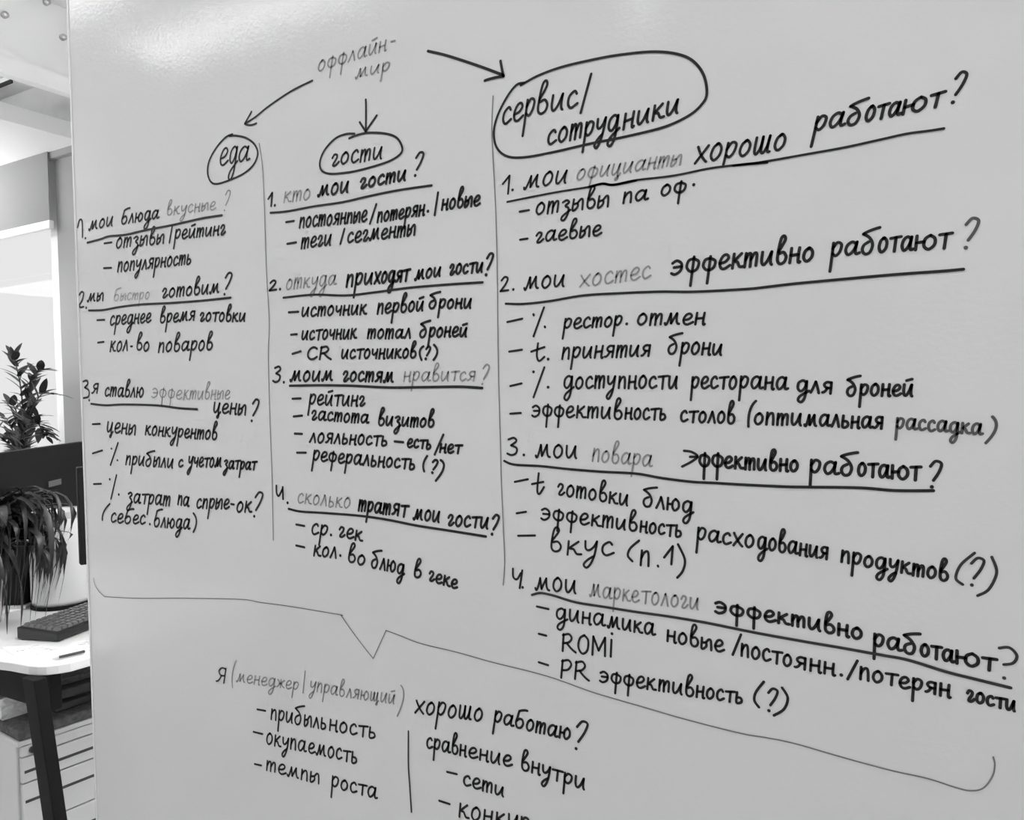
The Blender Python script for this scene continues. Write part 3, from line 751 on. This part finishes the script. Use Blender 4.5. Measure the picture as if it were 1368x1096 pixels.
# ------------------------------------------------------------------ planter, keyboard, papers
pc = on(84, 812, 2, ZD)
pc = Vector((pc.x - 0.05, pc.y + 0.03, 0))
planter = empty('planter', (pc.x, pc.y, ZD))
tag(planter, 'tall white round planter with dark ring standing for its base shadow behind the keyboard', 'planter')
R_, H_ = 0.098, 0.335
obj('pot', lathe(bmesh.new(), [(R_ - 0.004, 0.012), (R_, 0.03), (R_, H_ - 0.006), (R_ - 0.004, H_), (R_ - 0.012, H_), (R_ - 0.014, H_ - 0.03)], seg=64), M['pot'], planter, smooth=True)
obj('base_shade_ring', lathe(bmesh.new(), [(R_ - 0.006, 0), (R_ + 0.003, 0), (R_ + 0.003, 0.012), (R_ - 0.006, 0.013)], seg=64), M['black'], planter)  # black ring stands for the shadow line under the pot
obj('rim', lathe(bmesh.new(), [(R_ + 0.001, H_ - 0.02), (R_ + 0.003, H_ - 0.018), (R_ + 0.003, H_ + 0.002), (R_ - 0.01, H_ + 0.002)], seg=64, close=False), M['cab'], planter)

bxp = on(31, 813, 2, ZD)
db = empty('gap_shade_box', (bxp.x - 0.06, bxp.y + 0.03, ZD), 0.5)  # black box stands in for a dark shadow gap among the leaves
tag(db, 'added black box standing for the dark shadow gap behind the leaves', 'box')
obj('shade_box_body', bx(-0.045, -0.06, 0.012, 0.045, 0.06, 0.22), M['mon'], db, bevel=0.004)
obj('shade_box_foot', bx(-0.055, -0.07, 0.0, 0.055, 0.07, 0.012), M['white'], db, bevel=0.003)

kb0 = on(77, 859, 2, ZD)
ka = math.atan2(0.97, -0.27)
KL, KW = 0.36, 0.150
kb = empty('keyboard', (kb0.x, kb0.y, ZD), ka)
tag(kb, 'black mechanical keyboard with pale glinting keys on the white desk', 'keyboard')
# local x runs along the keyboard, local y across it (from the near side to the far one)
bm = bmesh.new()
v = [bm.verts.new(c) for c in ((0, 0, 0.003), (KL, 0, 0.003), (KL, KW, 0.003), (0, KW, 0.003), (0, 0, 0.028), (KL, 0, 0.028), (KL, KW, 0.040), (0, KW, 0.040))]
for f in ((3, 2, 1, 0), (4, 5, 6, 7), (0, 1, 5, 4), (1, 2, 6, 5), (2, 3, 7, 6), (3, 0, 4, 7)):
    bm.faces.new([v[i] for i in f])
obj('keyboard_case', bm, M['kbd'], kb, bevel=0.004)
for fx, fy in ((0.02, 0.01), (KL - 0.02, 0.01), (0.02, KW - 0.015), (KL - 0.02, KW - 0.015)):
    obj('rubber_foot', bx(fx - 0.008, fy - 0.004, 0.0, fx + 0.008, fy + 0.004, 0.004), M['black'], kb)
key0 = None
for r in range(6):
    for c in range(16):
        if key0 is None:
            bm = bmesh.new()
            lo = box(bm, -0.0092, -0.0092, 0, 0.0092, 0.0092, 0.009)
            for q in lo[4:]: q.co.x *= 0.72; q.co.y *= 0.72
            key0 = o = obj('keycap', bm, M['key'], kb)
        else:
            o = key0.copy()
            COL.objects.link(o)
        y = 0.022 + r * 0.0215
        o.location = (0.022 + c * 0.0211, y, 0.028 + y / KW * 0.012)
        o.rotation_euler = (math.atan(0.012 / KW), 0, 0)


def sheet(corners, z, label, th=0.0006):
    P = [on(a, b, 2, z) for a, b in corners]
    c = sum(P, Vector()) / 4
    r = empty('paper_sheet', (c.x, c.y, z))
    tag(r, label, 'paper')
    obj('page', prism(bmesh.new(), [(p.x - c.x, p.y - c.y) for p in P], 0.0001, th), M['paper'], r)
    return r, P, c


s1, P1, c1 = sheet([(2, 866), (40, 886.5), (84, 869), (52, 860.8)], ZD, 'white sheet with faint scribbles before the keyboard')
bm = bmesh.new()
rr = random.Random(3)
for i in range(26):
    u, v_ = rr.uniform(.12, .8), rr.uniform(.15, .85)
    a = P1[0].lerp(P1[1], u).lerp(P1[3].lerp(P1[2], u), v_) - c1
    tube(bm, [(a.x, a.y, 0.0008), (a.x + rr.uniform(.004, .016), a.y + rr.uniform(-.012, .012), 0.0008)], 0.0005, 5)
obj('scribble', bm, M['inkg'], s1)
s2, P2, c2 = sheet([(78, 878), (126, 868), (126, 851), (96, 859)], ZD + 0.0012, 'white sheet under the corner of the keyboard')
bm = bmesh.new()
for i in range(9):
    a = on(rr.uniform(104, 118), rr.uniform(855, 866), 2, ZD + 0.0022) - c2
    tube(bm, [(a.x, a.y, 0.0008), (a.x + .012, a.y + rr.uniform(.008, .02), 0.0008)], 0.0006, 5)
obj('scribble', bm, M['inkg'], s2)
pa, pb = on(72, 881, 2, ZD + 0.005), on(113, 871.5, 2, ZD + 0.005)
pen = empty('pen', (pa.x, pa.y, ZD + 0.007), math.atan2(pb.y - pa.y, pb.x - pa.x))
tag(pen, 'dark slim pen lying near the wavy desk edge', 'pen')
PLn = math.hypot(pb.x - pa.x, pb.y - pa.y)
obj('barrel', tube(bmesh.new(), [(0.012, 0, 0), (PLn, 0, 0)], 0.0042, 12), M['folder'], pen)
obj('tip', tube(bmesh.new(), [(-0.004, 0, 0), (0.012, 0, 0)], [0.0008, 0.0042], 12), M['metal'], pen)


# ------------------------------------------------------------------ plants
def leaf(bm, path, width, fold=0.25):
    """a strap leaf along a path, tapered to both ends, folded along its midrib"""
    n = len(path)
    rows = []
    for i, p in enumerate(path):
        p = Vector(p)
        t = (Vector(path[min(i + 1, n - 1)]) - Vector(path[max(i - 1, 0)])).normalized()
        s = t.cross(Vector((0, 0, 1)))
        if s.length < 1e-3: s = Vector((1, 0, 0))
        s.normalize()
        nrm = s.cross(t)
        u = i / (n - 1)
        h = width / 2 * (0.55 + 0.45 * min(1, u * 4)) * (1 - u ** 3.2) + 0.0006
        rows.append([bm.verts.new(p - s * h + nrm * h * fold), bm.verts.new(p), bm.verts.new(p + s * h + nrm * h * fold)])
    for a, b in zip(rows, rows[1:]):
        bm.faces.new((a[0], a[1], b[1], b[0]))
        bm.faces.new((a[1], a[2], b[2], b[1]))


sp = on(7, 836, 2, ZD) + Vector((-0.085, -0.035, 0))
spider = empty('spider_plant', (sp.x, sp.y, ZD))
tag(spider, 'spider plant with long dark arching leaves in a small white pot', 'potted plant')
obj('pot', lathe(bmesh.new(), [(0.056, 0), (0.06, 0.004), (0.082, 0.165), (0.086, 0.168), (0.086, 0.19), (0.08, 0.19), (0.076, 0.17)], seg=48), M['pot'], spider, smooth=True)
obj('soil', lathe(bmesh.new(), [(0.0755, 0.168), (0.0755, 0.172), (0.03, 0.178)], seg=32), M['soil'], spider)
bm = bmesh.new()
rr = random.Random(11)
fwd = math.atan2(0.5, 0.866)            # towards the keyboard side
for i in range(170):
    az = rr.uniform(-math.pi, math.pi) if i < 70 else fwd + rr.gauss(0, 0.75)
    L = rr.uniform(0.11, 0.32)
    R1 = rr.uniform(0.10, 0.32)
    e = rr.uniform(-0.19, 0.12) if i % 5 else rr.uniform(-0.02, 0.1)
    path = []
    for k in range(13):
        u = k / 12
        c0, c1, c2, c3 = (1 - u) ** 3, 3 * u * (1 - u) ** 2, 3 * u * u * (1 - u), u ** 3
        rad = c0 * 0.012 + c1 * L * 0.22 + c2 * L * 1.22 + c3 * L * 0.82
        z = 0.18 + c1 * R1 + c2 * R1 * 1.15 + c3 * e
        a = az + 0.3 * math.sin(i) * u
        path.append((rad * math.cos(a), rad * math.sin(a), max(z, 0.012)))
    leaf(bm, path, rr.uniform(0.015, 0.030))
obj('foliage', bm, M['leaf'], spider, smooth=True)

zc = on(29, 600, 1, Y1 - 0.19)
zz = empty('window_plant', (zc.x, zc.y, 0.85))
tag(zz, 'leafy upright plant silhouetted against the window behind the monitor', 'potted plant')
obj('pot', lathe(bmesh.new(), [(0.07, 0), (0.075, 0.004), (0.1, 0.15), (0.104, 0.152), (0.104, 0.17), (0.096, 0.17), (0.094, 0.15)], seg=48), M['pot'], zz, smooth=True)
obj('soil', lathe(bmesh.new(), [(0.0935, 0.148), (0.0935, 0.152), (0.03, 0.156)], seg=32), M['soil'], zz)
fol = bmesh.new()
rr = random.Random(4)
sr = Vector((0.866, 0.5, 0))
# stems as seen in the picture: (base offset, list of px points up the stem)
stems = [[(30, 600), (31, 560), (28, 520), (22, 490), (18, 476)], [(26, 600), (34, 565), (40, 525), (47, 500), (60, 494)], [(33, 600), (40, 575), (50, 566), (56, 575), (63, 584)],
         [(24, 600), (17, 575), (8, 560), (-6, 553)], [(28, 600), (34, 570), (44, 545), (56, 527), (72, 527)], [(24, 600), (14, 585), (2, 583), (-12, 592)],
         [(22, 600), (24, 570), (20, 545), (10, 538)], [(32, 600), (36, 575), (44, 560), (52, 557)], [(20, 602), (8, 590), (-6, 575), (-20, 560)]]
ref = Vector((zc.x, zc.y, 0.85))
for si, st in enumerate(stems):
    dy = rr.uniform(-0.05, 0.05)
    P = [on(a, b, 1, Y1 - 0.19 + dy) - ref for a, b in st]
    P = [Vector((rr.uniform(-.02, .02), rr.uniform(-.02, .02), 0.152)), Vector((P[0].x * 0.5, P[0].y * 0.5, 0.3))] + P
    C_ = [Vector(c) for c in crom([tuple(p) for p in P], 8)]
    obj('stem', tube(bmesh.new(), C_, [0.006 * (1 - 0.6 * i / len(C_)) for i in range(len(C_))], 7), M['stem'], zz, smooth=True)
    for i in range(10, len(C_) - 1, 2 if si < 3 else 3):
        t = (C_[i + 1] - C_[i - 1]).normalized()
        for sg in (-1, 1):
            side = (sr * sg * 0.8 + Vector((0, 0, 1)) * 0.25 + t * 0.7 + Vector((rr.uniform(-.5, .5), rr.uniform(-.5, .5), rr.uniform(-.3, .3)))).normalized()
            Ll = rr.uniform(0.07, 0.12)
            q = C_[i]
            path = [q + side * Ll * k / 6 + Vector((0, 0, -0.018 * (k / 6) ** 2)) for k in range(7)]
            leaf(fol, path, rr.uniform(0.030, 0.044), 0.18)
    q = C_[-1]
    leaf(fol, [q + (C_[-1] - C_[-3]).normalized() * 0.06 * k / 6 for k in range(7)], 0.024, 0.2)
obj('foliage', fol, M['leafz'], zz, smooth=True)

# ------------------------------------------------------------------ pedestal under the desk
ZP = 0.50
k0 = on(25, 994, 2, ZP)
kx = on(123, 974, 2, ZP)
pa_ = math.atan2(kx.y - k0.y, kx.x - k0.x) + 0.42
ped = empty('drawer_pedestal', (k0.x, k0.y, 0), pa_)
tag(ped, 'pale grey drawer pedestal standing under the white desk', 'drawer unit')
PW, PD = 0.43, 0.50                      # local x along the drawer fronts, local y back under the desk
obj('carcass', bx(0, 0.018, 0.03, PW, PD, ZP), M['cab'], ped, bevel=0.003)
obj('top_rim', bx(-0.003, 0.0, ZP - 0.012, PW + 0.003, PD, ZP + 0.002), M['cab'], ped, bevel=0.002)
rows = [(0.014, 0.043), (0.047, 0.118), (0.122, 0.243), (0.247, 0.465)]
for i, (a, b) in enumerate(rows):
    d_ = obj('drawer_front', bx(0.006, 0.0, ZP - b, PW - 0.006, 0.017, ZP - a), M['cab'], ped, bevel=0.002)
    if i:
        zg = ZP - a - 0.03 - 0.01 * i
        obj('grip_shade_strip', bx(0.012, -0.0012, zg - 0.004, PW - 0.012, 0.001, zg + 0.004), M['folder'], d_)  # dark strip painted for the shade inside the grip recess
lk = obj('lock', lathe(bmesh.new(), [(0.009, 0), (0.009, 0.006), (0.005, 0.006), (0.005, 0.002)], seg=24), M['folder'], ped)
lk.rotation_euler = (math.pi / 2, 0, 0)
lk.location = (0.034, 0.0, ZP - 0.029)
for fx, fy in ((0.05, 0.06), (PW - 0.05, 0.06), (0.05, PD - 0.05), (PW - 0.05, PD - 0.05)):
    cst = obj('caster', tube(bmesh.new(), [(-0.01, 0, 0.016), (0.01, 0, 0.016)], 0.016, 16), M['black'], ped)
    cst.location = (fx, fy, 0)


def on_ped(name, label, cat, bm, m, lx, ly, z, rz=0, **k):
    p = Matrix.Rotation(pa_, 3, 'Z') @ Vector((lx, ly, 0)) + Vector((k0.x, k0.y, z))
    o = obj(name, bm, m, **k)
    o.location, o.rotation_euler = p, (0, 0, pa_ + rz)
    return tag(o, label, cat)


on_ped('seat_pad', 'dark grey felt pad on top of the drawer pedestal', 'cushion', bx(0.002, 0.004, 0, PW - 0.002, PD - 0.004, 0.03), M['pad'], 0, 0, ZP + 0.002, bevel=0.006)
z = ZP + 0.0325
for i, (w_, d2, h_, rz, lb) in enumerate(((0.30, 0.30, 0.022, 0.05, 'charcoal folder lowest of the stack on the felt pad'), (0.29, 0.27, 0.012, -0.12, 'thin charcoal folder second from bottom of the stack'),
                                          (0.28, 0.29, 0.026, 0.10, 'thick charcoal folder third from bottom of the stack'), (0.27, 0.24, 0.02, -0.06, 'charcoal folder topmost of the stack beside the black leg'))):
    f_ = on_ped('folder', lb, 'folder', bx(-w_ / 2, -d2 / 2, 0, w_ / 2, d2 / 2, h_), M['folder' if i % 2 == 0 else 'pad'], 0.265, 0.21, z, rz, bevel=0.003)
    f_['group'] = 'folders stacked on the pedestal'
    z += h_ + 0.0005
bm = bmesh.new()
bmesh.ops.create_cube(bm, size=1)
bmesh.ops.subdivide_edges(bm, edges=bm.edges, cuts=6, use_grid_fill=True)
rr = random.Random(8)
for v in bm.verts:
    v.co = Vector((v.co.x * 0.09, v.co.y * 0.24, (v.co.z + 0.5) * 0.065))
    if v.co.z > 0.003: v.co += Vector((rr.uniform(-.005, .005), rr.uniform(-.005, .005), rr.uniform(-.006, .006)))
on_ped('paper_bag', 'crumpled white paper bag on the felt pad beside the folders', 'bag', bm, M['sack'], 0.055, 0.25, ZP + 0.0325, 0.0, smooth=False)

# cables hanging under the desk
for i, pp in enumerate(([(72, 897), (71, 905), (70, 914), (66, 925)], [(86, 897), (85, 905), (81, 914), (76, 925)], [(84, 897), (90, 903), (97, 905), (106, 905)])):
    Q = [on(a, b, 1, 0.62) for a, b in pp]
    Q = [Q[0] + Vector((0, 0, 0.06))] + Q
    c = obj('power_cable', tube(bmesh.new(), crom([tuple(q) for q in Q], 6), 0.0035, 8), M['black'], smooth=True)
    tag(c, ['thin black cable hanging straight beside the desk leg', 'black cable curving down under the desk corner', 'black cable sagging sideways under the desk edge'][i], 'cable', 'cables under the desk')
